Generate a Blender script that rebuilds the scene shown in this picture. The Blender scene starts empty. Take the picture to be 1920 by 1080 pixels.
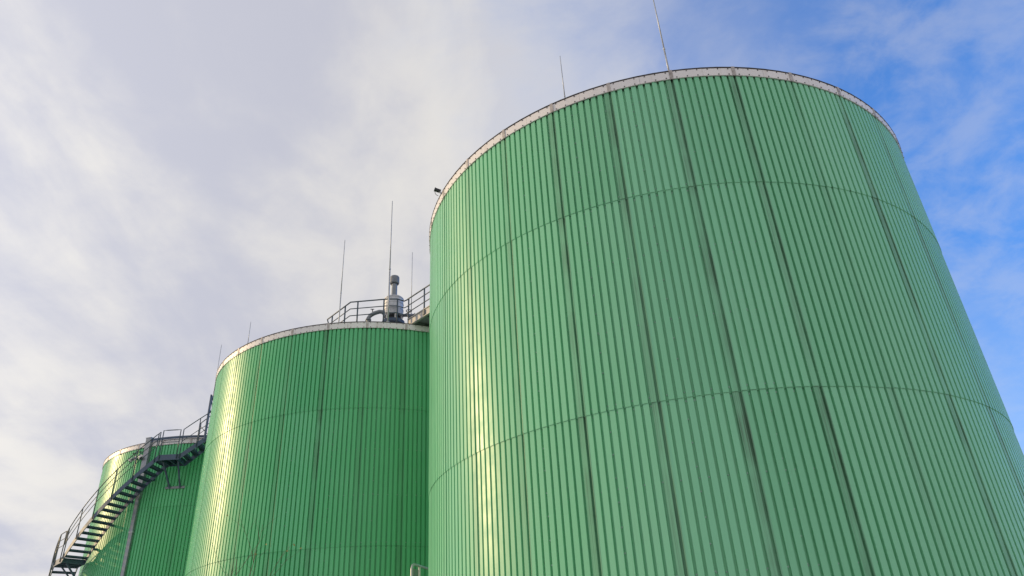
import bpy, bmesh, math, random
from math import sin, cos, pi, radians as rad
from mathutils import Vector, Matrix
random.seed(7)
scene = bpy.context.scene
col = scene.collection

# ------------------------------------------------------------------ camera
CAM_Z = 1.6
cam_d = bpy.data.cameras.new('camera')
cam = bpy.data.objects.new('camera', cam_d)
col.objects.link(cam)
cam_d.sensor_width = 36.0
cam_d.lens = 1382.35 / 1920 * 36.0
cam_d.clip_start = 0.1
cam_d.clip_end = 6000
R_ = Vector((0.99828819, 0.02911916, -0.05072252))
U_ = Vector((0.05848674, -0.49702397, 0.86576352))
W_ = Vector((0.0, 0.86724809, 0.49787624))
m3 = Matrix((R_, U_, -W_)).transposed()
cam.matrix_world = Matrix.Translation((0, 0, CAM_Z)) @ m3.to_4x4()
scene.camera = cam

# ------------------------------------------------------------------ sun and sky
SUN_AZ, SUN_EL = 167.0, 17.5            # degrees, azimuth counter-clockwise from +X
sdir = Vector((cos(rad(SUN_AZ)) * cos(rad(SUN_EL)), sin(rad(SUN_AZ)) * cos(rad(SUN_EL)), sin(rad(SUN_EL))))
sun_d = bpy.data.lights.new('sun', 'SUN')
sun_d.energy = 2.3
sun_d.angle = rad(0.6)
sun_d.color = (1.0, 0.73, 0.38)
sun = bpy.data.objects.new('sun', sun_d)
col.objects.link(sun)
sun.rotation_euler = sdir.to_track_quat('Z', 'Y').to_euler()

scene.view_settings.view_transform = 'Standard'
scene.view_settings.look = 'None'
scene.view_settings.exposure = 0.16
scene.view_settings.gamma = 1.0
scene.view_settings.use_curve_mapping = False

world = bpy.data.worlds.new('World')
scene.world = world
world.use_nodes = True
wt = world.node_tree
wt.nodes.clear()


class NT:
    """small node-building helper"""
    def __init__(self, tree):
        self.t = tree

    def n(self, kind, **kw):
        nd = self.t.nodes.new(kind)
        for k, v in kw.items():
            setattr(nd, k, v)
        return nd

    def link(self, a, b):
        self.t.links.new(a, b)

    def val(self, sock, v):
        if hasattr(v, 'links') or hasattr(v, 'is_linked'):
            self.link(v, sock)
        else:
            sock.default_value = v

    def math(self, op, a, b=None, c=None, clamp=False):
        nd = self.n('ShaderNodeMath', operation=op, use_clamp=clamp)
        self.val(nd.inputs[0], a)
        if b is not None:
            self.val(nd.inputs[1], b)
        if c is not None:
            self.val(nd.inputs[2], c)
        return nd.outputs[0]

    def step(self, x, lo, hi, a=0.0, b=1.0):
        nd = self.n('ShaderNodeMapRange', interpolation_type='SMOOTHSTEP')
        self.val(nd.inputs['Value'], x)
        nd.inputs['From Min'].default_value = lo
        nd.inputs['From Max'].default_value = hi
        nd.inputs['To Min'].default_value = a
        nd.inputs['To Max'].default_value = b
        return nd.outputs[0]

    def noise(self, vec, scale, detail=3.0, rough=0.5, dist=0.0, dim='3D'):
        nd = self.n('ShaderNodeTexNoise', noise_dimensions=dim)
        if vec is not None:
            self.link(vec, nd.inputs['Vector'])
        nd.inputs['Scale'].default_value = scale
        nd.inputs['Detail'].default_value = detail
        nd.inputs['Roughness'].default_value = rough
        nd.inputs['Distortion'].default_value = dist
        return nd.outputs[0]

    def mix(self, f, a, b, blend='MIX'):
        nd = self.n('ShaderNodeMix', data_type='RGBA', blend_type=blend)
        self.val(nd.inputs[0], f)
        for s, v in ((nd.inputs[6], a), (nd.inputs[7], b)):
            if hasattr(v, 'is_linked'):
                self.link(v, s)
            else:
                s.default_value = (*v, 1.0) if len(v) == 3 else v
        return nd.outputs[2]

    def dot(self, v, const):
        nd = self.n('ShaderNodeVectorMath', operation='DOT_PRODUCT')
        self.link(v, nd.inputs[0])
        nd.inputs[1].default_value = const
        return nd.outputs['Value']

    def xyz(self, x, y, z):
        nd = self.n('ShaderNodeCombineXYZ')
        self.val(nd.inputs[0], x)
        self.val(nd.inputs[1], y)
        self.val(nd.inputs[2], z)
        return nd.outputs[0]


w = NT(wt)
SKY_STRENGTH = 0.12
tc = w.n('ShaderNodeTexCoord')
D = tc.outputs['Generated']
sky = w.n('ShaderNodeTexSky', sky_type='NISHITA')
sky.sun_disc = False
sky.sun_elevation = rad(SUN_EL)
sky.sun_rotation = rad(90.0 - SUN_AZ)
sky.air_density = 1.0
sky.dust_density = 0.0
sky.altitude = 2500
sky.ozone_density = 2.5
sep = w.n('ShaderNodeSeparateXYZ')
w.link(D, sep.inputs[0])
zc = w.math('ADD', w.math('MAXIMUM', sep.outputs[2], 0.0), 0.30)
px = w.math('DIVIDE', sep.outputs[0], zc)
py = w.math('DIVIDE', sep.outputs[1], zc)
P = w.xyz(px, py, 0.0)
# stretched coordinates: the cloud sheet is combed along one direction
mp = w.n('ShaderNodeMapping')
w.link(P, mp.inputs[0])
mp.inputs['Location'].default_value = (1.3, 0.91, 0.0)
mp.inputs['Rotation'].default_value = (0, 0, rad(15))
mp.inputs['Scale'].default_value = (1.35, 0.75, 1.0)
PS = mp.outputs[0]
n_big = w.noise(PS, 1.3, 3.0, 0.5, 0.6)
n_mid = w.noise(PS, 3.2, 6.0, 0.55, 0.4)
po = w.n('ShaderNodeMapping')
w.link(P, po.inputs[0])
po.inputs['Location'].default_value = (3.1, 1.7, 0.0)
n_wisp = w.noise(po.outputs[0], 2.6, 7.0, 0.58, 0.5)
n_fine = w.noise(P, 9.0, 6.0, 0.6, 0.3)
shade = w.math('ADD', w.math('MULTIPLY', n_big, 0.5), w.math('MULTIPLY', n_mid, 0.5))
shade = w.math('ADD', shade, w.math('MULTIPLY', w.math('SUBTRACT', n_fine, 0.5), 0.16))
shade = w.step(shade, 0.39, 0.61)
# clear air opens up towards the right
open_ = w.dot(D, (0.66, 0.45, 0.60))
open_ = w.math('ADD', open_, w.math('MULTIPLY', w.math('SUBTRACT', n_wisp, 0.5), 0.30))
open_ = w.math('ADD', open_, w.math('MULTIPLY', w.math('SUBTRACT', n_fine, 0.5), 0.18))
# the thin edge of the sheet is the brightest
shade = w.math('MAXIMUM', shade, w.step(open_, 0.60, 0.80))
cloud = w.mix(shade, (0.485, 0.495, 0.572), (0.69, 0.672, 0.652))
# thin cloud scatters the sun forward: brighter towards it
sd = w.math('MAXIMUM', w.dot(D, tuple(sdir)), 0.0)
glow = w.math('ADD', w.math('MULTIPLY', w.math('POWER', sd, 5.0), 0.5), 1.0)
cl = w.n('ShaderNodeVectorMath', operation='SCALE')
w.link(cloud, cl.inputs[0])
w.link(w.math('MULTIPLY', glow, 1.0 / SKY_STRENGTH), cl.inputs['Scale'])
clear = w.math('MULTIPLY', w.step(open_, 0.655, 0.94), w.step(n_fine, 0.3, 0.7, 0.94, 0.68))
skyc = w.n('ShaderNodeHueSaturation')
w.link(sky.outputs[0], skyc.inputs['Color'])
skyc.inputs['Saturation'].default_value = 1.3
skyc.inputs['Hue'].default_value = 0.507
w.link(w.step(sep.outputs[2], 0.15, 0.60, 2.05, 2.85), skyc.inputs['Value'])
final = w.mix(clear, cl.outputs[0], skyc.outputs[0])
bg = w.n('ShaderNodeBackground')
w.link(final, bg.inputs['Color'])
bg.inputs['Strength'].default_value = SKY_STRENGTH
wo = w.n('ShaderNodeOutputWorld')
w.link(bg.outputs[0], wo.inputs['Surface'])

# ------------------------------------------------------------------ materials
def new_mat(name):
    m = bpy.data.materials.new(name)
    m.use_nodes = True
    t = NT(m.node_tree)
    b = m.node_tree.nodes['Principled BSDF']
    return m, t, b


def plain(name, c, rough=0.5, metal=0.0, var=0.12, nscale=6.0, dirt=(0.06, 0.05, 0.04), dirt_amt=0.25):
    m, t, b = new_mat(name)
    geo = t.n('ShaderNodeNewGeometry')
    n1 = t.noise(geo.outputs['Position'], nscale, 5.0, 0.6)
    n2 = t.noise(geo.outputs['Position'], nscale * 0.31, 4.0, 0.6)
    lo = tuple(x * (1 - var) for x in c)
    hi = tuple(min(1, x * (1 + var)) for x in c)
    cc = t.mix(t.step(n1, 0.3, 0.7), lo, hi)
    cc = t.mix(t.math('MULTIPLY', t.step(n2, 0.5, 0.75), dirt_amt), cc, dirt)
    t.link(cc, b.inputs['Base Color'])
    t.link(t.step(n1, 0.25, 0.75, rough - 0.07, rough + 0.1), b.inputs['Roughness'])
    b.inputs['Metallic'].default_value = metal
    return m


def paint_material():
    m, t, b = new_mat('green_sheet_paint')
    geo = t.n('ShaderNodeNewGeometry')
    pos = geo.outputs['Position']
    uv = t.n('ShaderNodeUVMap')
    uv.uv_map = 'UVMap'
    s = t.n('ShaderNodeSeparateXYZ')
    t.link(uv.outputs[0], s.inputs[0])
    u, v = s.outputs[0], s.outputs[1]            # u: rib number, v: metres below the top of the sheet
    info = t.n('ShaderNodeObjectInfo')
    rnd = info.outputs['Random']
    # reflected sky painted into the base: nearest tank sage, the others a richer green
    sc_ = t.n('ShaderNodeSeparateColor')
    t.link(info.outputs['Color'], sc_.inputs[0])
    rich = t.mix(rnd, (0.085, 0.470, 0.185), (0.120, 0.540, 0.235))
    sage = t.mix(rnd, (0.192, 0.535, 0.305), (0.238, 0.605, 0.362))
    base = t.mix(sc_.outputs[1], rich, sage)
    # chalky fading in broad soft patches
    nf = t.noise(pos, 0.55, 4.0, 0.55)
    base = t.mix(t.math('MULTIPLY', t.step(nf, 0.4, 0.75), 0.16), base, (0.30, 0.60, 0.42))
    # streak coordinates: fine round the tank, long down it
    ps = t.n('ShaderNodeMapping')
    t.link(pos, ps.inputs[0])
    ps.inputs['Scale'].default_value = (14.0, 14.0, 0.35)
    st = t.noise(ps.outputs[0], 1.0, 5.0, 0.65)
    ps2 = t.n('ShaderNodeMapping')
    t.link(pos, ps2.inputs[0])
    ps2.inputs['Scale'].default_value = (55.0, 55.0, 0.5)
    st2 = t.noise(ps2.outputs[0], 1.0, 3.0, 0.6)
    light = t.math('MULTIPLY', t.step(st, 0.55, 0.8), 0.14)
    base = t.mix(light, base, (0.09, 0.16, 0.09))
    # run-off below each trim joint follows the last rib and groove of the sheet
    rib_in = t.step(u, 7.78, 8.05)
    gro_in = t.step(u, 8.60, 8.68)
    nxt = t.step(u, 0.0, 0.16, 1.0, 0.0)
    fade = t.step(v, 0.0, 4.6, 1.0, 0.55)
    pat = t.step(t.noise(pos, 0.9, 3.0, 0.5), 0.3, 0.65, 0.35, 1.0)
    run = t.math('MULTIPLY', rib_in, t.step(st2, 0.36, 0.66, 0.40, 1.0))
    run = t.math('MAXIMUM', t.math('MULTIPLY', run, 0.80), t.math('MULTIPLY', gro_in, 0.72))
    run = t.math('MAXIMUM', run, t.math('MULTIPLY', nxt, 0.45))
    run = t.math('MULTIPLY', t.math('MULTIPLY', run, fade), pat)
    # some joints leak more than others
    run = t.math('MULTIPLY', run, sc_.outputs[0])
    base = t.mix(run, base, (0.066, 0.070, 0.056))
    # grime line with painted shade under the overlap of the sheet above
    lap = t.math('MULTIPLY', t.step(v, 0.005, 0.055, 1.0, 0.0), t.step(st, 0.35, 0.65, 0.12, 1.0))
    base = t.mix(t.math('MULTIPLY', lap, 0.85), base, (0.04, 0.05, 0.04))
    t.link(base, b.inputs['Base Color'])
    rr = t.math('ADD', t.step(t.noise(pos, 2.2, 5.0, 0.6), 0.3, 0.7, 0.33, 0.42), t.math('MULTIPLY', run, 0.3))
    t.link(rr, b.inputs['Roughness'])
    b.inputs['Specular IOR Level'].default_value = 0.29
    b.inputs['Coat Weight'].default_value = 0.0
    b.inputs['Coat Roughness'].default_value = 0.42
    b.inputs['Anisotropic'].default_value = 0.55
    b.inputs['Anisotropic Rotation'].default_value = 0.25
    tg = t.n('ShaderNodeTangent', direction_type='RADIAL', axis='Z')
    t.link(tg.outputs[0], b.inputs['Tangent'])
    bp = t.n('ShaderNodeBump')
    bp.inputs['Strength'].default_value = 0.055
    bp.inputs['Distance'].default_value = 0.05
    pb = t.n('ShaderNodeMapping')
    t.link(pos, pb.inputs[0])
    pb.inputs['Scale'].default_value = (3.0, 3.0, 1.1)
    t.link(t.noise(pb.outputs[0], 1.0, 3.0, 0.5), bp.inputs['Height'])
    t.link(bp.outputs[0], b.inputs['Normal'])
    return m


def trim_material():
    m, t, b = new_mat('pale_trim_sheet')
    geo = t.n('ShaderNodeNewGeometry')
    pos = geo.outputs['Position']
    info = t.n('ShaderNodeObjectInfo')
    base = t.mix(info.outputs['Random'], (0.74, 0.71, 0.705), (0.82, 0.79, 0.78))
    ps = t.n('ShaderNodeMapping')
    t.link(pos, ps.inputs[0])
    ps.inputs['Scale'].default_value = (4.0, 4.0, 0.6)
    st = t.noise(ps.outputs[0], 1.0, 5.0, 0.65)
    base = t.mix(t.math('MULTIPLY', t.step(st, 0.52, 0.8), 0.38), base, (0.40, 0.28, 0.20))
    n2 = t.noise(pos, 9.0, 4.0, 0.6)
    base = t.mix(t.math('MULTIPLY', t.step(n2, 0.58, 0.85), 0.2), base, (0.30, 0.27, 0.26))
    t.link(base, b.inputs['Base Color'])
    b.inputs['Roughness'].default_value = 0.42
    return m


PAINT = paint_material()
TRIM = trim_material()
EDGE = plain('dark_roof_edge', (0.055, 0.048, 0.05), 0.5)
COVER = plain('joint_cover_sheet', (0.46, 0.42, 0.40), 0.45, 0.0, 0.2, 14.0, (0.10, 0.06, 0.04), 0.6)
ZINC = plain('zinc_screw', (0.45, 0.58, 0.55), 0.5, 0.0, 0.1, 6.0, (0.3, 0.36, 0.34), 0.3)
GALV = plain('galvanised_steel', (0.42, 0.44, 0.46), 0.42, 0.55, 0.15, 9.0)
DUCT = plain('weathered_duct_sheet', (0.30, 0.32, 0.35), 0.4, 0.45, 0.15, 7.0)
RAIL = plain('blue_grey_rail_steel', (0.050, 0.080, 0.105), 0.45, 0.0)
STAIR = plain('dark_stair_steel', (0.065, 0.098, 0.160), 0.45, 0.0)
DECK = plain('grey_deck_steel', (0.24, 0.25, 0.28), 0.5, 0.2)
WALKG = plain('pale_walkway_beam', (0.42, 0.41, 0.40), 0.5, 0.1)
SHELL = plain('inner_shell', (0.12, 0.12, 0.12), 0.8)
ROOF = plain('grey_roof_sheet', (0.30, 0.30, 0.31), 0.6)
VENT = plain('pale_grey_vent_sheet', (0.50, 0.51, 0.53), 0.36, 0.35, 0.1)
VDARK = plain('dark_vent_cap', (0.20, 0.22, 0.25), 0.45, 0.3)
BLACK = plain('black_plastic', (0.015, 0.015, 0.018), 0.45)
PIPEM = plain('grey_pipe', (0.22, 0.24, 0.26), 0.35, 0.5)
WHITE = plain('white_painted_metal', (0.72, 0.71, 0.69), 0.4)
BARK = plain('twig_bark', (0.13, 0.10, 0.07), 0.8)
LEAF = plain('yellow_green_leaf', (0.30, 0.27, 0.07), 0.6)

# ------------------------------------------------------------------ mesh helpers
class MB:
    def __init__(self):
        self.v, self.f = [], []

    def box(self, c, ax, ay, az):
        """box from a centre and three half-axis vectors"""
        c, ax, ay, az = map(Vector, (c, ax, ay, az))
        i = len(self.v)
        for sx in (-1, 1):
            for sy in (-1, 1):
                for sz in (-1, 1):
                    self.v.append(c + sx * ax + sy * ay + sz * az)
        flip = ax.cross(ay).dot(az) < 0
        for q in ((0, 1, 3, 2), (4, 6, 7, 5), (0, 4, 5, 1), (2, 3, 7, 6), (0, 2, 6, 4), (1, 5, 7, 3)):
            q = q[::-1] if flip else q
            self.f.append([i + k for k in q])

    def bar(self, a, b, wid, hgt, up=(0, 0, 1)):
        """rectangular bar from a to b"""
        a, b = Vector(a), Vector(b)
        d = (b - a)
        s = d.cross(Vector(up)).normalized()
        n = s.cross(d).normalized()
        self.box((a + b) / 2, d / 2, s * wid / 2, n * hgt / 2)

    def tube(self, pts, r, n=8, r1=None, cap=True):
        pts = [Vector(p) for p in pts]
        i0 = len(self.v)
        m = len(pts)
        ref = None
        for k, p in enumerate(pts):
            d = (pts[min(k + 1, m - 1)] - pts[max(k - 1, 0)]).normalized()
            if ref is None:
                ref = d.orthogonal().normalized()
            ref = (ref - d * ref.dot(d)).normalized()
            s = d.cross(ref)
            rr = r if r1 is None else r + (r1 - r) * k / (m - 1)
            for j in range(n):
                a = 2 * pi * j / n
                self.v.append(p + (ref * cos(a) + s * sin(a)) * rr)
        for k in range(m - 1):
            for j in range(n):
                j2 = (j + 1) % n
                self.f.append([i0 + k * n + j, i0 + k * n + j2, i0 + (k + 1) * n + j2, i0 + (k + 1) * n + j])
        if cap:
            self.f.append([i0 + j for j in range(n)][::-1])
            self.f.append([i0 + (m - 1) * n + j for j in range(n)])

    def lathe(self, c, prof, n=24):
        """prof: (radius, z) pairs, open profile"""
        i0 = len(self.v)
        for r, z in prof:
            for j in range(n):
                a = 2 * pi * j / n
                self.v.append(Vector((c[0] + r * cos(a), c[1] + r * sin(a), z)))
        for k in range(len(prof) - 1):
            for j in range(n):
                j2 = (j + 1) % n
                self.f.append([i0 + k * n + j, i0 + k * n + j2, i0 + (k + 1) * n + j2, i0 + (k + 1) * n + j])

    def sweep(self, sections):
        """list of closed cross-sections with equal point counts"""
        i0 = len(self.v)
        n = len(sections[0])
        for s in sections:
            self.v += [Vector(p) for p in s]
        for k in range(len(sections) - 1):
            for j in range(n):
                j2 = (j + 1) % n
                self.f.append([i0 + k * n + j, i0 + k * n + j2, i0 + (k + 1) * n + j2, i0 + (k + 1) * n + j])
        self.f.append([i0 + j for j in range(n)][::-1])
        self.f.append([i0 + (len(sections) - 1) * n + j for j in range(n)])

    def mesh(self, name, mat, smooth=False):
        me = bpy.data.meshes.new(name)
        me.from_pydata([tuple(p) for p in self.v], [], self.f)
        me.materials.append(mat)
        if smooth:
            me.polygons.foreach_set('use_smooth', [True] * len(me.polygons))
        me.update()
        return me

    def build(self, name, mat, parent=None, smooth=False, fix=True):
        me = self.mesh(name, mat, smooth)
        if fix:
            bm = bmesh.new()
            bm.from_mesh(me)
            bmesh.ops.recalc_face_normals(bm, faces=bm.faces)
            bm.to_mesh(me)
            bm.free()
        return add(name, me, parent)


def add(name, me, parent=None, mw=None):
    o = bpy.data.objects.new(name, me)
    col.objects.link(o)
    if parent is not None:
        o.parent = parent
        o.matrix_parent_inverse = Matrix.Identity(4)
        o.location = -parent.location if mw is None else Vector((0, 0, 0))
    if mw is not None:
        o.matrix_local = mw
    return o


def thing(name, loc, label, cat, group=None):
    o = bpy.data.objects.new(name, None)
    col.objects.link(o)
    o.empty_display_size = 0.3
    o.location = loc
    o['label'] = label
    o['category'] = cat
    if group:
        o['group'] = group
    return o


# ------------------------------------------------------------------ ground
gm, gt, gb = new_mat('yard_concrete')
gpos = gt.n('ShaderNodeNewGeometry').outputs['Position']
gc = gt.mix(gt.step(gt.noise(gpos, 0.35, 6.0, 0.6), 0.35, 0.65), (0.40, 0.39, 0.37), (0.48, 0.47, 0.445))
gc = gt.mix(gt.math('MULTIPLY', gt.step(gt.noise(gpos, 18.0, 4.0, 0.7), 0.5, 0.7), 0.35), gc, (0.2, 0.19, 0.18))
gt.link(gc, gb.inputs['Base Color'])
gb.inputs['Roughness'].default_value = 0.85
g = MB()
g.v = [Vector(p) for p in ((-2500, -2500, 0), (2500, -2500, 0), (2500, 2500, 0), (-2500, 2500, 0))]
g.f = [[0, 1, 2, 3]]
ground = g.build('ground', gm)
ground['kind'] = 'structure'

# ------------------------------------------------------------------ the tanks
RIM = 11.355 + CAM_Z           # bottom of the pale trim
TOP = 11.570 + CAM_Z           # top of the trim
Z1 = 8.570 + CAM_Z             # upper sheet joint
Z2 = 4.375 + CAM_Z             # lower sheet joint
Z3 = 0.180 + CAM_Z
RIBS = 9
GD = 0.058                     # groove depth


def sheet_mesh(R, ang, z0, z1, top_hidden=0.0):
    """one trapezoidal sheet: nine wide flats and nine narrow grooves, folded in at the lower edge"""
    prof = []                  # angle, radius, u
    w_ = ang / RIBS
    for k in range(RIBS):
        a = k * w_
        for fr, rr in ((0.0, R), (0.645, R), (0.675, R - GD), (0.955, R - GD), (0.985, R)):
            prof.append((a + fr * w_, rr, k + fr))
    prof.append((ang + 0.06 * w_, R + 0.003, RIBS + 0.0))
    v, f, uvs = [], [], []
    n = len(prof)
    lip = 0.012
    rows = ((z1, 0.0), (z0 - 0.03, lip), (z0 - 0.03, lip - 0.022))
    for z, dr in rows:
        for a, r, u in prof:
            v.append(((r + dr) * cos(a), (r + dr) * sin(a), z))
    for j in range(len(rows) - 1):
        for i in range(n - 1):
            f.append([j * n + i, (j + 1) * n + i, (j + 1) * n + i + 1, j * n + i + 1])
            uvs.append([(prof[i][2], z1 - rows[j][0]), (prof[i][2], z1 - rows[j + 1][0]),
                        (prof[i + 1][2], z1 - rows[j + 1][0]), (prof[i + 1][2], z1 - rows[j][0])])
    me = bpy.data.meshes.new('cladding_panel')
    me.from_pydata(v, [], f)
    ul = me.uv_layers.new(name='UVMap')
    k = 0
    for q in uvs:
        for c in q:
            ul.data[k].uv = (c[0], c[1] - top_hidden)
            k += 1
    me.materials.append(PAINT)
    me.update()
    return me


def screw_mesh(R, ang, z0, z1, rows):
    b = MB()
    w_ = ang / RIBS

    def screw(u, z, dr):
        a = u * w_
        e = Vector((cos(a), sin(a), 0))
        s = Vector((-sin(a), cos(a), 0))
        c = e * (R + dr) + Vector((0, 0, z))
        i0 = len(b.v)
        for rr, h in ((0.015, 0.0), (0.014, 0.004), (0.006, 0.008)):
            for j in range(6):
                t = j * pi / 3
                b.v.append(c + e * h + (s * cos(t) + Vector((0, 0, 1)) * sin(t)) * rr)
        for k in range(2):
            for j in range(6):
                j2 = (j + 1) % 6
                b.f.append([i0 + k * 6 + j, i0 + k * 6 + j2, i0 + (k + 1) * 6 + j2, i0 + (k + 1) * 6 + j])
        b.f.append([i0 + 12 + j for j in range(6)])
    H = z1 - z0
    for z in rows:
        fr = (z1 - z) / H
        for g_ in (0, 2, 3, 5, 7):
            screw(g_ + 0.83, z, -GD + 0.012 * fr)
    n = int(H / 0.39)
    for k in range(1, n):
        z = z1 - k * 0.39
        screw(2 + 0.72, z, -GD * 0.72 + 0.012 * k / n)
    return b.mesh('screws', ZINC)


def trim_mesh(R, a0, a1, segs=4):
    b = MB()
    secs = []
    for k in range(segs + 1):
        a = a0 + (a1 - a0) * k / segs
        ring = [(R + 0.020, RIM), (R + 0.022, RIM + 0.012), (R + 0.026, TOP - 0.02), (R + 0.012, TOP - 0.004), (R - 0.03, TOP - 0.004), (R - 0.012, RIM + 0.004)]
        secs.append([(r * cos(a), r * sin(a), z) for r, z in ring])
    b.sweep(secs)
    me = b.mesh('trim_panel', TRIM)
    bm = bmesh.new(); bm.from_mesh(me); bmesh.ops.recalc_face_normals(bm, faces=bm.faces); bm.to_mesh(me); bm.free()
    return me


def tank(cx, cy, R, n, phase, label, leaks, sky_tint):
    ang = 2 * pi / n
    t = thing('storage_tank', (cx, cy, 0), label, 'tank', 'green storage tanks in a row')
    tiers = []
    spec = ((Z1, RIM + 0.12, 0.12, (RIM - 0.45, RIM - 1.05, Z1 + 0.075, RIM - 1.95)),
            (Z2, Z1, 0.0, (Z1 - 0.075, Z1 - 1.35, Z1 - 2.75, Z2 + 0.075)),
            (Z3, Z2, 0.0, (Z2 - 0.075, Z2 - 1.35, Z2 - 2.75, Z3 + 0.075)),
            (0.04, Z3, 0.0, ()))
    for z0, z1, hid, rows in spec:
        tiers.append((sheet_mesh(R, ang, z0, z1, hid), screw_mesh(R, ang, z0, z1, rows) if rows else None))
    trim_a, trim_b = trim_mesh(R, 0.0012, ang / 2 - 0.0004), trim_mesh(R, ang / 2 + 0.0004, ang - 0.0012)
    cb = MB()
    hw = 0.036 / R
    secs = []
    for k in range(3):
        a = -hw + k * hw
        ring = [(R + 0.027, RIM - 0.012), (R + 0.034, RIM - 0.012), (R + 0.040, TOP + 0.018), (R - 0.02, TOP + 0.018), (R - 0.02, TOP + 0.006), (R + 0.030, TOP + 0.002)]
        secs.append([(r * cos(a), r * sin(a), z) for r, z in ring])
    cb.sweep(secs)
    cover = cb.mesh('joint_cover', COVER)
    bm = bmesh.new(); bm.from_mesh(cover); bmesh.ops.recalc_face_normals(bm, faces=bm.faces); bm.to_mesh(cover); bm.free()
    sb = MB()
    for k in range(6):
        a = ang * (k + 0.5) / 6
        for z in (RIM + 0.025, TOP - 0.04):
            e = Vector((cos(a), sin(a), 0)); s = Vector((-sin(a), cos(a), 0))
            sb.box(e * (R + 0.026) + Vector((0, 0, z)), e * 0.006, s * 0.011, Vector((0, 0, 0.011)))
    tscrew = sb.mesh('trim_screws', EDGE)
    # groove centre of the last rib sits at u = 8.83
    off = rad(phase) - 8.83 / RIBS * ang
    for k in range(n):
        leak = leaks.get(k if k <= n // 2 else k - n, random.uniform(0.2, 0.6))
        for ti, (me, sc) in enumerate(tiers):
            o = add('cladding_panel', me, t, Matrix.Rotation(off + k * ang + random.uniform(-1, 1) * 0.0005, 4, 'Z') @ Matrix.Translation((0, 0, random.uniform(-0.006, 0.006))))
            o.color = (min(1.0, leak * random.uniform(0.85, 1.1)), sky_tint, 0, 1)  # green channel sets how much reflected sky is painted in
            if sc is not None:
                s_ = add('screws', sc, o, Matrix.Identity(4))
                s_['kind'] = 'stuff'
        a = rad(phase) + k * ang
        for me in (trim_a, trim_b):
            jit = 1 + random.uniform(-1, 1) * 0.0003
            add('trim_panel', me, t, Matrix.Rotation(a, 4, 'Z') @ Matrix.Diagonal((jit, jit, 1, 1)))
        add('joint_cover', cover, t, Matrix.Rotation(a, 4, 'Z'))
        s_ = add('trim_screws', tscrew, t, Matrix.Rotation(a, 4, 'Z'))
        s_['kind'] = 'stuff'
    N = 120
    b = MB(); b.lathe((cx, cy), [(R - 0.13, 0.0), (R - 0.13, TOP - 0.05)], N)
    b.build('inner_shell', SHELL, t, True)
    b = MB(); b.lathe((cx, cy), [(R - 0.034, TOP - 0.02), (R * 0.5, TOP + 0.22), (0.02, TOP + 0.42)], N)
    b.build('roof', ROOF, t, True)
    b = MB(); b.lathe((cx, cy), [(R - 0.03, TOP - 0.003), (R + 0.036, TOP - 0.003), (R + 0.036, TOP + 0.014), (R - 0.03, TOP + 0.02)], N)
    b.build('roof_edge', EDGE, t, True)
    return t


C1, R1 = (4.263, 17.839), 6.5
C2, R2 = (-5.683, 28.012), 6.179
C3, R3 = (-15.459, 38.069), 5.847
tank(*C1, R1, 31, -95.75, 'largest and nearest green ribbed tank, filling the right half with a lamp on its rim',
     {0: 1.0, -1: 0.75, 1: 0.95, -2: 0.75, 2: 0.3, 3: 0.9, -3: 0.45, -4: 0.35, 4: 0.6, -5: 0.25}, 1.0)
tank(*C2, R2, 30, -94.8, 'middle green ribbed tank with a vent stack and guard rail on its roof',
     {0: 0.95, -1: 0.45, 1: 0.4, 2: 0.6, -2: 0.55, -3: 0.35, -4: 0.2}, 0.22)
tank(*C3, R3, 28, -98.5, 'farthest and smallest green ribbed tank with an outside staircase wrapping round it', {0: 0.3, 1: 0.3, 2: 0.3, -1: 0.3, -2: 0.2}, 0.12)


def on(C, R, az, z):
    a = rad(az)
    return Vector((C[0] + R * cos(a), C[1] + R * sin(a), z))


# ------------------------------------------------------------------ staircase round the far tank
RI, RO = R3 + 0.20, R3 + 1.13
SL = 0.0977                                 # rise in metres per degree


def zb(az):
    """underside of the stringer along the stair, azimuth falling towards the bottom"""
    if az > -85.5:
        return 10.25 + CAM_Z + (az + 85.5) * SL
    if az > -93:
        return 10.25 + CAM_Z
    if az > -131:
        return 10.25 + CAM_Z + (az + 93) * SL
    if az > -139.5:
        return 10.25 + CAM_Z - 38 * SL
    return 10.25 + CAM_Z - 38 * SL + (az + 139.5) * SL


AZ_TOP, AZ_BOT = -74.0, -139.5 - (10.25 + CAM_Z - 38 * SL) / SL + 0.5
st = thing('spiral_staircase', on(C3, RO, AZ_BOT, 0.0), 'dark blue steel staircase curving up the wall of the farthest tank', 'staircase')


def arc(a0, a1, step=1.5):
    brk = [-139.5, -131, -93, -85.5]
    n = max(2, int(abs(a1 - a0) / step))
    xs = [a0 + (a1 - a0) * k / n for k in range(n + 1)]
    xs += [b for b in brk if min(a0, a1) < b < max(a0, a1)]
    return sorted(set(xs))


def stringer(r, dz0=0.0, h=0.24, th=0.03):
    b = MB()
    secs = []
    for az in arc(AZ_BOT, AZ_TOP):
        z = zb(az)
        secs.append([on(C3, r - th / 2, az, z), on(C3, r + th / 2, az, z), on(C3, r + th / 2, az, z + h), on(C3, r - th / 2, az, z + h)])
    b.sweep(secs)
    return b


stringer(RO).build('outer_stringer', STAIR, st)
stringer(RI).build('inner_stringer', STAIR, st)
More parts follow.
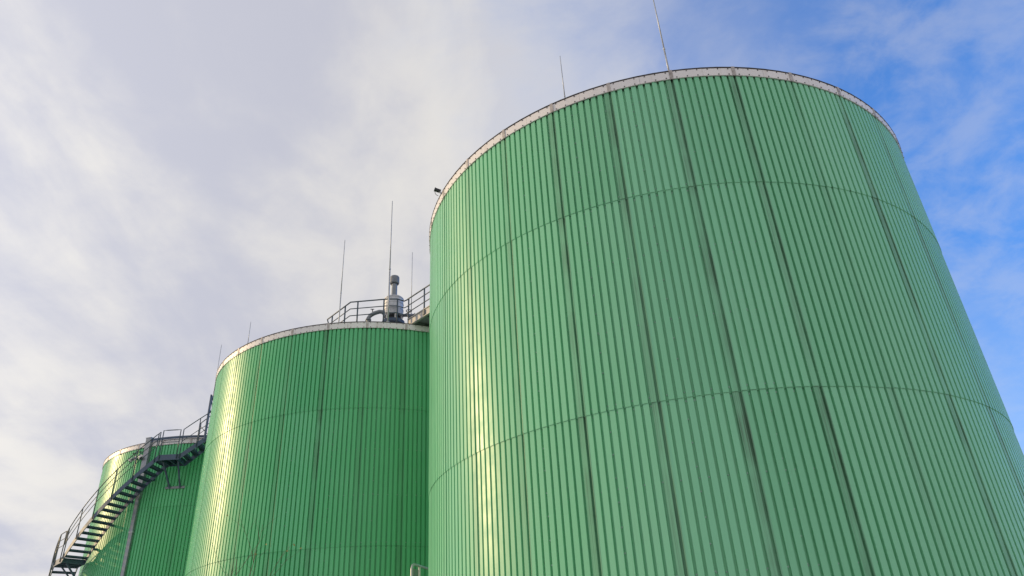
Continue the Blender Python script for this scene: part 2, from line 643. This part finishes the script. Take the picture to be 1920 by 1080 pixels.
# treads
dA = 0.205 / SL
for a0, a1 in ((AZ_BOT + 1, -139.5), (-131, -93), (-85.5, AZ_TOP)):
    n = int((a1 - a0) / dA)
    for k in range(n):
        az = a0 + (k + 0.55) * (a1 - a0) / n
        z = zb(az) + 0.16
        e = Vector((cos(rad(az)), sin(rad(az)), 0)); s = Vector((-sin(rad(az)), cos(rad(az)), 0))
        rm = (RI + RO) / 2
        b = MB()
        c = Vector((C3[0], C3[1], 0)) + e * rm + Vector((0, 0, z))
        b.box(c, e * ((RO - RI) / 2 - 0.016), s * 0.125, Vector((0, 0, 0.014)))
        b.box(c - s * 0.120 - Vector((0, 0, 0.035)), e * ((RO - RI) / 2 - 0.016), s * 0.005, Vector((0, 0, 0.021)))
        b.box(c + s * 0.120 - Vector((0, 0, 0.030)), e * ((RO - RI) / 2 - 0.016), s * 0.005, Vector((0, 0, 0.016)))
        b.build('tread', STAIR, st)
for a0, a1 in ((-139.5, -131), (-93, -85.5)):
    b = MB()
    secs = []
    for az in arc(a0, a1, 1.0):
        z = zb((a0 + a1) / 2) + 0.17
        secs.append([on(C3, RI + 0.016, az, z), on(C3, RO - 0.016, az, z), on(C3, RO - 0.016, az, z + 0.035), on(C3, RI + 0.016, az, z + 0.035)])
    b.sweep(secs)
    b.build('landing', STAIR, st)
    # cross joists under the landing and two struts down to a wall plate
    zl = zb((a0 + a1) / 2)
    for az in (a0 + 0.8, (a0 + a1) / 2, a1 - 0.8):
        b = MB()
        b.bar(on(C3, RI + 0.02, az, zl + 0.09), on(C3, RO - 0.02, az, zl + 0.09), 0.06, 0.15)
        b.build('joist', STAIR, st)
    am = (a0 + a1) / 2
    for az, az2 in ((a0 + 1.0, am - 2.2), (a1 - 1.0, am + 2.2)):
        b = MB()
        b.bar(on(C3, RO - 0.25, az, zl + 0.01), on(C3, R3 + 0.04, az2, zl - 0.93), 0.06, 0.06)
        b.build('strut', STAIR, st)
    b = MB()
    secs = []
    for az in arc(am - 4.2, am + 4.2, 1.0):
        secs.append([on(C3, R3 + 0.008, az, zl - 0.96), on(C3, R3 + 0.05, az, zl - 0.96), on(C3, R3 + 0.05, az, zl - 0.86), on(C3, R3 + 0.008, az, zl - 0.86)])
    b.sweep(secs)
    b.build('wall_plate', PIPEM, st)
# brackets that carry the inner stringer
az = AZ_BOT + 6
while az < -95:
    if not (-143 < az < -128):
        b = MB()
        b.bar(on(C3, R3 + 0.005, az, zb(az) + 0.12), on(C3, RI - 0.016, az, zb(az) + 0.12), 0.07, 0.09)
        b.build('wall_bracket', STAIR, st)
    az += 9.0


# rails: each flight is a frame of its own with bent ends
def rail_run(a0, a1, r, parent, hs=(1.10, 0.80, 0.50), rad_=0.021):
    for i, h in enumerate(hs):
        b = MB()
        pts = [on(C3, r, az, zb(az) + 0.24 + h) for az in arc(a0, a1, 1.5)]
        if i == 0:
            lo, hi = min(a0, a1), max(a0, a1)
            pts = [on(C3, r, lo, zb(lo) + 0.24 + 0.5)] + pts + [on(C3, r, hi, zb(hi) + 0.24 + 0.5)]
        b.tube(pts, rad_ if i == 0 else 0.015, 8)
        b.build('handrail' if i == 0 else 'knee_rail', RAIL, parent, True)


def rail_posts(azs, r, parent):
    for az in azs:
        b = MB()
        b.tube([on(C3, r, az, zb(az) + 0.04), on(C3, r, az, zb(az) + 0.24 + 1.10)], 0.021, 8)
        b.build('post', RAIL, parent, True)


rr_ = RO + 0.04
rail_run(-93.6, -130.6, rr_, st)
rail_posts([-94.2, -101.4, -108.6, -115.8, -123, -130], rr_, st)
rail_run(-86.4, -92.6, rr_, st, (1.10, 0.55))
rail_posts([-86.4, -92.6], rr_, st)
rail_run(-74.4, -85.4, rr_, st, (1.10, 0.55))
rail_posts([-75.0, -80.2, -85.4], rr_, st)
rail_run(-131.4, -139.2, rr_, st)
rail_posts([-132, -138.6], rr_, st)
rail_run(-140, AZ_BOT + 2, rr_, st)
rail_posts([-141 - 8 * k for k in range(9) if -141 - 8 * k > AZ_BOT + 2], rr_, st)
# rail of the upper flight on the roof side
for i, h in enumerate((1.42, 0.90, 0.45)):
    b = MB()
    pts = [on(C3, RI, az, zb(az) + 0.24 + h) for az in arc(-82.6, -74.4, 1.5)]
    b.tube(pts, 0.021 if i == 0 else 0.015, 8)
    b.build('handrail' if i == 0 else 'knee_rail', RAIL, st, True)
for az in (-82.2, -78.4, -75):
    b = MB(); b.tube([on(C3, RI, az, zb(az) + 0.1), on(C3, RI, az, zb(az) + 0.24 + 1.42)], 0.024, 8); b.build('post', RAIL, st, True)
b = MB(); b.tube([on(C3, RI, -82.2, zb(-82.2) + 1.5), on(C3, RI, -78.6, zb(-78.6) + 0.75)], 0.016, 6); b.build('brace', RAIL, st, True)
# portal frame at the head of the stair
b = MB()
zp0, zp1 = zb(-77.8) + 0.1, 13.16 + CAM_Z
for r in (RI + 0.02, RO + 0.02):
    b.bar(on(C3, r, -77.8, zp0), on(C3, r, -77.8, zp1), 0.07, 0.07, (0.3, 1, 0))
b.bar(on(C3, RI - 0.05, -77.8, zp1 + 0.03), on(C3, RO + 0.09, -77.8, zp1 + 0.03), 0.07, 0.07)
b.bar(on(C3, RI + 0.02, -77.8, zp1 - 0.55), on(C3, RO + 0.02, -77.8, zp1 - 0.02), 0.035, 0.035)
b.bar(on(C3, RI + 0.02, -77.8, zp1 - 0.60), on(C3, RO + 0.02, -77.8, zp1 - 0.60), 0.04, 0.04)
b.build('portal_frame', STAIR, st)
# steel edge channel on the roof rim beside the stair
b = MB()
secs = []
for az in arc(-104.6, -74.2, 1.5):
    secs.append([on(C3, R3 + 0.045, az, TOP + 0.022), on(C3, R3 + 0.105, az, TOP + 0.022), on(C3, R3 + 0.105, az, TOP + 0.12), on(C3, R3 + 0.045, az, TOP + 0.12)])
b.sweep(secs)
b.build('edge_channel', STAIR, st)

# ------------------------------------------------------------------ cable duct on the far tank
cdz = TOP + 0.16
cd = thing('cable_duct', on(C3, R3 + 0.09, -105.2, 0), 'tall square galvanised duct running up the farthest tank behind the staircase', 'cable duct')
e = Vector((cos(rad(-105.2)), sin(rad(-105.2)), 0)); s = Vector((-sin(rad(-105.2)), cos(rad(-105.2)), 0))
segs = [0.0, 3.2, 6.4, 9.15, 10.6, cdz]
for k in range(len(segs) - 1):
    b = MB()
    z0, z1 = segs[k] + 0.006, segs[k + 1] - 0.006
    hw_ = 0.135 if k == len(segs) - 2 else 0.085
    b.box(on(C3, R3 + 0.075 if k < len(segs) - 2 else R3 + 0.095, -105.2, (z0 + z1) / 2), e * (0.055 if k < len(segs) - 2 else 0.075), s * hw_, Vector((0, 0, (z1 - z0) / 2)))
    b.build('duct_section', DUCT, cd)
for z in segs[1:-1]:
    b = MB()
    b.box(on(C3, R3 + 0.077, -105.2, z), e * 0.062, s * 0.100, Vector((0, 0, 0.035)))
    b.build('joint_sleeve', GALV, cd)
b = MB(); b.box(on(C3, R3 + 0.095, -105.2, cdz + 0.012), e * 0.090, s * 0.155, Vector((0, 0, 0.012))); b.build('end_cap', GALV, cd)

# two pipe fittings on the wall left of the duct
def fitting(az, z, lab, flip):
    p = on(C3, R3 + 0.006, az, z)
    t = thing('pipe_valve', p, lab, 'valve', 'valves on the wall of the farthest tank')
    e = Vector((cos(rad(az)), sin(rad(az)), 0)); s = Vector((-sin(rad(az)), cos(rad(az)), 0)); k = Vector((0, 0, 1))
    b = MB(); b.tube([p - e * 0.0, p + e * 0.16, p + e * 0.21 + s * 0.03 * flip - k * 0.03, p + e * 0.23 + s * 0.12 * flip - k * 0.10], 0.055, 10)
    b.build('stub_pipe', PIPEM if flip < 0 else WHITE, t, True)
    b = MB(); b.tube([p + e * 0.10, p + e * 0.135], 0.105, 14); b.build('flange', WHITE, t)
    q = p + e * 0.23 + s * 0.12 * flip - k * 0.10
    d = (s * flip * 0.7 - k * 0.7).normalized()
    b = MB(); b.tube([q - d * 0.012, q + d * 0.03], 0.10, 14); b.build('end_flange', WHITE, t)
    b = MB(); b.tube([q + d * 0.032, q + d * 0.075], 0.06, 12); b.build('blank_cap', BLACK, t)
    b = MB(); b.tube([p + e * 0.19 + k * 0.04, p + e * 0.20 + k * 0.20], 0.014, 8); b.build('spindle', BLACK, t, True)
    b = MB()
    c = p + e * 0.20 + k * 0.20
    b.tube([c + (e * cos(a * pi / 6) + s * sin(a * pi / 6)) * 0.085 for a in range(13)], 0.012, 6)
    b.build('handwheel', BLACK, t, True)


fitting(-111.0, 10.88 + CAM_Z, 'left pipe valve, the darker one, above the staircase of the farthest tank', -1)
fitting(-107.9, 10.90 + CAM_Z, 'right pipe valve, white, next to the duct on the farthest tank', 1)

# ------------------------------------------------------------------ guard rail on the middle tank
H0 = TOP
pl = [(-6.75, 23.57), (-5.65, 22.40), (-4.35, 22.33), (-4.02, 22.37), (-3.80, 22.55), (-3.65, 22.44)]
gr = thing('guard_rail', (-5.0, 22.4, TOP), 'blue-grey guard rail round the vent on the middle tank roof', 'guard rail')
pts3 = [Vector((x, y, 0)) for x, y in pl]
for i, h in enumerate((1.10, 0.83, 0.56)):
    b = MB()
    z = H0 + h
    run = [p + Vector((0, 0, z)) for p in pts3]
    if i == 0:
        run = [run[0] + Vector((0.12, -0.04, -0.42))] + run
    b.tube(run, 0.024 if i == 0 else 0.017, 8)
    b.build('top_rail' if i == 0 else 'knee_rail', RAIL, gr, True)


def along(a, b_, t):
    return a + (b_ - a) * t


for p in (along(pts3[0], pts3[1], 0.22), along(pts3[0], pts3[1], 0.78), along(pts3[1], pts3[2], 0.2), along(pts3[2], pts3[3], -0.35), along(pts3[3], pts3[4], 0.05), pts3[5] + Vector((0.03, -0.03, 0))):
    b = MB(); b.tube([p + Vector((0, 0, H0 - 0.02)), p + Vector((0, 0, H0 + 1.10))], 0.026, 8); b.build('post', RAIL, gr, True)
    b = MB(); b.box(p + Vector((0, 0, H0 + 0.03)), (0.06, 0, 0), (0, 0.06, 0), (0, 0, 0.01)); b.build('foot_plate', RAIL, gr)

# ------------------------------------------------------------------ walkway from the middle tank to the big one
d = Vector((cos(rad(-45.6)), sin(rad(-45.6)), 0)); nrm = Vector((-d.y, d.x, 0))     # nrm points to the far side
A = Vector((-3.62, 22.43, 0)); L = 3.05
wk = thing('roof_walkway', A + Vector((0, 0, TOP)), 'steel walkway with handrail bridging from middle tank to nearest tank', 'walkway')
for k, off in enumerate((0.0, 0.95)):
    b = MB()
    o = A + nrm * off
    b.bar(o + Vector((0, 0, TOP + 0.16)), o + d * L + Vector((0, 0, TOP + 0.16)), 0.05, 0.30)
    b.bar(o - nrm * 0.035 + Vector((0, 0, TOP + 0.29)), o - nrm * 0.035 + d * L + Vector((0, 0, TOP + 0.29)), 0.03, 0.03)
    b.bar(o - nrm * 0.035 + Vector((0, 0, TOP + 0.03)), o - nrm * 0.035 + d * L + Vector((0, 0, TOP + 0.03)), 0.03, 0.03)
    b.build('side_beam', WALKG, wk)
b = MB(); b.bar(A + nrm * 0.475 + Vector((0, 0, TOP + 0.13)), A + nrm * 0.475 + d * L + Vector((0, 0, TOP + 0.13)), 0.89, 0.03); b.build('deck', DECK, wk)
for k in range(5):
    q = A + d * (0.3 + k * 0.62)
    b = MB(); b.bar(q + nrm * 0.03 + Vector((0, 0, TOP + 0.07)), q + nrm * 0.92 + Vector((0, 0, TOP + 0.07)), 0.06, 0.08); b.build('joist', DECK, wk)
for off in (-0.03, 0.98):
    for i, h in enumerate((1.10, 0.83, 0.56)):
        o = A + nrm * off + Vector((0, 0, TOP + h))
        b = MB(); b.tube([o - d * 0.02, o + d * L], 0.024 if i == 0 else 0.017, 8); b.build('handrail' if i == 0 else 'knee_rail', RAIL, wk, True)
    for k in range(4):
        o = A + nrm * off + d * (0.22 + k * 0.72)
        if k == 0 and off < 0:
            continue
        b = MB(); b.tube([o + Vector((0, 0, TOP + 0.10)), o + Vector((0, 0, TOP + 1.10))], 0.026, 8); b.build('post', RAIL, wk, True)
        b = MB(); b.box(o + Vector((0, 0, TOP + 0.16)), d * 0.05, nrm * 0.035, (0, 0, 0.09)); b.build('post_clamp', RAIL, wk)

# ------------------------------------------------------------------ vent stack on the middle tank
vx, vy = -4.25, 23.02
vt = thing('vent_stack', (vx, vy, TOP), 'pale grey vent drum with capped chimney pipe on middle tank roof', 'vent')
zc0 = CAM_Z
b = MB(); b.lathe((vx, vy), [(0.0, 12.30 + zc0), (0.335, 12.30 + zc0), (0.340, 12.32 + zc0), (0.340, 13.03 + zc0), (0.30, 13.07 + zc0), (0.13, 13.16 + zc0), (0.0, 13.16 + zc0)], 28); b.build('drum', VENT, vt)
for z in (12.34, 12.55, 12.79, 13.0):
    b = MB(); b.lathe((vx, vy), [(0.338, z - 0.014 + zc0), (0.352, z - 0.014 + zc0), (0.352, z + 0.014 + zc0), (0.338, z + 0.014 + zc0)], 28); b.build('band', VENT, vt)
b = MB(); b.lathe((vx, vy), [(0.0, 11.98 + zc0), (0.40, 11.98 + zc0), (0.40, 12.10 + zc0), (0.0, 12.10 + zc0)], 28); b.build('base_ring', STAIR, vt)
b = MB(); b.lathe((vx, vy), [(0.24, 12.11 + zc0), (0.24, 12.295 + zc0)], 24); b.build('inner_pipe', BLACK, vt, True)
for k in range(6):
    a = k * pi / 3 + 0.9
    b = MB(); b.box((vx + 0.31 * cos(a), vy + 0.31 * sin(a), 12.2 + zc0), (0.018, 0, 0), (0, 0.018, 0), (0, 0, 0.098)); b.build('leg', WHITE, vt)
for k in range(4):
    a = k * pi / 2 + 0.5
    b = MB(); b.box((vx + 0.34 * cos(a), vy + 0.34 * sin(a), (TOP + 0.1 + 11.975 + zc0) / 2), (0.04, 0, 0), (0, 0.04, 0), (0, 0, (11.975 + zc0 - TOP - 0.1) / 2)); b.build('support', STAIR, vt)
b = MB(); b.lathe((vx, vy), [(0.112, 13.12 + zc0), (0.105, 13.2 + zc0), (0.105, 13.75 + zc0)], 20); b.build('chimney_pipe', PIPEM, vt, True)
b = MB(); b.lathe((vx, vy), [(0.10, 13.68 + zc0), (0.150, 13.66 + zc0), (0.172, 13.70 + zc0), (0.172, 13.93 + zc0), (0.155, 13.965 + zc0), (0.0, 13.985 + zc0)], 24); b.build('cap', VDARK, vt)
# insulated pipe bend into the drum
pp = [(-5.02, 22.92, 11.80), (-5.10, 22.90, 12.10), (-5.12, 22.90, 12.24), (-5.05, 22.91, 12.37), (-4.92, 22.93, 12.46), (-4.74, 22.96, 12.53), (-4.62, 22.98, 12.52), (-4.52, 23.0, 12.46)]
b = MB(); b.tube([(x, y, z + zc0) for x, y, z in pp], 0.075, 12); b.build('pipe_bend', PIPEM, vt, True)
for c_, d_ in (((-4.60, 22.98, 12.515), (0.05, 0.01, -0.02)), ((-5.112, 22.9, 12.19), (0, 0, 0.05))):
    c_ = Vector(c_) + Vector((0, 0, zc0)); d_ = Vector(d_)
    b = MB(); b.tube([c_ - d_ * 0.4, c_ + d_ * 0.4], 0.105, 14); b.build('flange', PIPEM, vt)
b = MB(); b.tube([(-4.97, 22.92, 12.46 + zc0), (-4.99, 22.92, 12.62 + zc0)], 0.016, 8); b.tube([(-5.05, 22.9, 12.62 + zc0), (-4.93, 22.94, 12.63 + zc0)], 0.014, 8); b.build('air_cock', BLACK, vt, True)

# small valve right of the vent
pv = Vector((-3.66, 23.05, TOP))
rv = thing('relief_valve', pv, 'small dark pipe valve standing right of the vent drum', 'valve')
b = MB(); b.tube([pv + Vector((0, 0, -0.0)), pv + Vector((0, 0, 0.78))], 0.045, 10); b.build('riser', PIPEM, rv, True)
b = MB(); b.tube([pv + Vector((-0.28, -0.05, 0.78)), pv + Vector((0.14, 0.03, 0.80))], 0.055, 10); b.build('body', VDARK, rv, True)
b = MB(); b.tube([pv + Vector((-0.05, -0.01, 0.80)), pv + Vector((-0.05, -0.01, 0.98))], 0.014, 8); b.build('spindle', BLACK, rv, True)
b = MB(); b.tube([pv + Vector((-0.05 + 0.1 * cos(a * pi / 6), 0.1 * sin(a * pi / 6), 0.97)) for a in range(13)], 0.014, 6); b.build('handwheel', BLACK, rv, True)
b = MB(); b.tube([pv + Vector((0.10, 0, 0.58)), pv + Vector((0.36, 0.06, 0.52))], 0.03, 8); b.build('side_outlet', PIPEM, rv, True)
b = MB(); b.tube([pv + Vector((0.14, 0.03, 0.80)), pv + Vector((0.17, 0.035, 0.80))], 0.09, 12); b.build('flange', VDARK, rv)

# ------------------------------------------------------------------ lightning rods
def rod(x, y, z0, z1, lab, split=0.28, r=0.02, rt=0.009):
    t = thing('lightning_rod', (x, y, z0), lab, 'lightning rod', 'lightning rods on the tank roofs')
    zm = z0 + (z1 - z0) * split
    b = MB(); b.tube([(x, y, z0), (x, y, zm)], r, 8); b.build('lower_tube', GALV, t, True)
    b = MB(); b.tube([(x, y, zm - 0.01), (x, y, z1)], rt * 1.5, 8, rt * 0.9); b.build('tip', GALV, t, True)
    b = MB(); b.tube([(x, y, zm - 0.03), (x, y, zm + 0.02)], r * 1.25, 8); b.build('sleeve', GALV, t)
    b = MB(); b.tube([(x, y, z0), (x, y, z0 + 0.03)], r * 2.6, 10); b.build('foot', GALV, t)


rod(-6.09, 22.68, TOP + 0.03, TOP + 3.92, 'lightning rod at the left end of the guard rail on middle tank', 0.42, 0.020, 0.012)
rod(-4.255, 22.06, TOP + 0.02, TOP + 5.12, 'tallest lightning rod on middle tank, in front of the vent drum', 0.42, 0.028, 0.014)
rod(-3.71, 23.58, TOP + 0.06, TOP + 3.79, 'thin lightning rod just right of the vent drum on middle tank', 0.3, 0.016, 0.010)
rod(-9.50, 23.46, TOP + 0.01, TOP + 1.13, 'shortest lightning rod, alone on the left rim of middle tank', 0.15, 0.014, 0.009)
pe = on(C3, (RI + RO) / 2 + 0.1, -77.8, 0)
rod(pe.x, pe.y, 13.23 + CAM_Z, 15.95 + CAM_Z, 'lightning rod on the portal frame at the head of the staircase', 0.12, 0.026, 0.012)
rod(1.41, 12.05, TOP + 0.02, TOP + 1.40, 'shorter lightning rod left on the rim of the nearest tank', 0.1, 0.013, 0.008)
rod(3.61, 11.43, TOP + 0.02, TOP + 3.4, 'long lightning rod at the top of nearest tank, leaving the frame', 0.22, 0.020, 0.011)

# ------------------------------------------------------------------ flood lamp on the rim of the big tank
aL = -155.0
pL = on(C1, R1 + 0.03, aL, TOP + 0.02)
fl = thing('flood_lamp', pL, 'small black lamp on the left rim of the nearest tank', 'lamp')
out = Vector((-0.92, -0.25, 0.30)).normalized()
side = out.cross(Vector((0, 0, 1))).normalized(); up_ = side.cross(out)
b = MB(); b.box(pL + out * 0.10 + Vector((0, 0, 0.02)), out * 0.075, side * 0.038, up_ * 0.032); b.build('housing', BLACK, fl)
b = MB(); b.box(pL + out * 0.184 + Vector((0, 0, 0.02)), out * 0.008, side * 0.044, up_ * 0.038); b.build('bezel', BLACK, fl)
b = MB(); b.bar(pL - Vector((0, 0, 0.05)), pL + out * 0.06, 0.03, 0.03); b.build('bracket', GALV, fl)
b = MB()
q0 = pL + out * 0.185; q1 = pL + Vector((-0.08, -0.03, -0.12))
b.tube([q0, q0 * 0.75 + q1 * 0.25 + Vector((-0.01, 0, -0.06)), q0 * 0.4 + q1 * 0.6 + Vector((-0.01, 0, -0.05)), q1], 0.007, 6)
b.build('cable', BLACK, fl, True)

# ------------------------------------------------------------------ pipe frame between the tanks
P0 = Vector((-2.82, 18.79, 0)); P1 = Vector((-2.60, 19.22, 0)); P2 = Vector((-2.30, 20.25, 0))
zf = 3.24 + CAM_Z
pf = thing('pipe_barrier', P0, 'galvanised pipe barrier with rounded top corner between middle and nearest tank', 'barrier')
b = MB()
dd = (P2 - P0).normalized()
b.tube([P0, P0 + Vector((0, 0, zf - 0.12)), P0 + dd * 0.035 + Vector((0, 0, zf - 0.035)), P0 + dd * 0.12 + Vector((0, 0, zf)), P2 + Vector((0, 0, zf))], 0.032, 10)
b.build('hoop', GALV, pf, True)
for k, q in enumerate((P0 + dd * 0.40, P0 + dd * 1.2)):
    b = MB(); b.tube([q, q + Vector((0, 0, zf - 0.02))], 0.030, 10); b.build('upright', WHITE, pf, True)
q = P0 + dd * 0.21
b = MB(); b.box(q + Vector((0, 0, (zf - 0.1) / 2)), dd * 0.135, Vector((-dd.y, dd.x, 0)) * 0.006, Vector((0, 0, (zf - 0.1) / 2))); b.build('infill_sheet', DECK, pf)

# ------------------------------------------------------------------ bare sapling in front of the middle tank
sx, sy = -3.85, 10.5
sp = thing('bare_sapling', (sx, sy, 0), 'thin bare sapling with few yellow leaves before the middle tank', 'sapling')
tw = MB(); lf = MB()
rs = random.Random(3)


def twig(p, d_, ln, r, depth):
    pts = [p]
    dv = d_.copy()
    n = 5
    for k in range(n):
        dv = (dv + Vector((rs.uniform(-.16, .16), rs.uniform(-.16, .16), rs.uniform(-.06, .12)))).normalized()
        pts.append(pts[-1] + dv * ln / n)
    tw.tube(pts, r, 5, r * 0.45)
    if depth > 0:
        for k in range(3 if depth > 1 else 2):
            t_ = rs.randint(2, n)
            a = rs.uniform(0, 2 * pi)
            nd = (dv * 0.75 + Vector((cos(a), sin(a), 0.25)) * 0.7).normalized()
            twig(pts[t_], nd, ln * rs.uniform(0.45, 0.65), r * 0.5, depth - 1)
    else:
        for k in range(2):
            if rs.random() < 0.16:
                c = pts[rs.randint(2, n)]
                a, b_ = Vector((rs.uniform(-1, 1), rs.uniform(-1, 1), rs.uniform(-1, 0.3))).normalized(), None
                s_ = a.orthogonal().normalized()
                i = len(lf.v)
                lf.v += [c, c + a * 0.02 + s_ * 0.012, c + a * 0.045, c + a * 0.02 - s_ * 0.012]
                lf.f.append([i, i + 1, i + 2, i + 3])


twig(Vector((sx, sy, 0)), Vector((0, 0, 1)), 2.9, 0.016, 0)
for z, dx, ln in ((2.0, -0.45, 1.1), (2.3, 0.25, 1.0), (2.6, -0.15, 1.0), (1.7, 0.5, 1.1), (2.8, 0.05, 1.0)):
    twig(Vector((sx, sy, z)), Vector((dx, rs.uniform(-.2, .2), 0.9)).normalized(), ln, 0.007, 2)
tw.build('branches', BARK, sp, True)
o = lf.build('leaves', LEAF, sp)
o['kind'] = 'stuff'
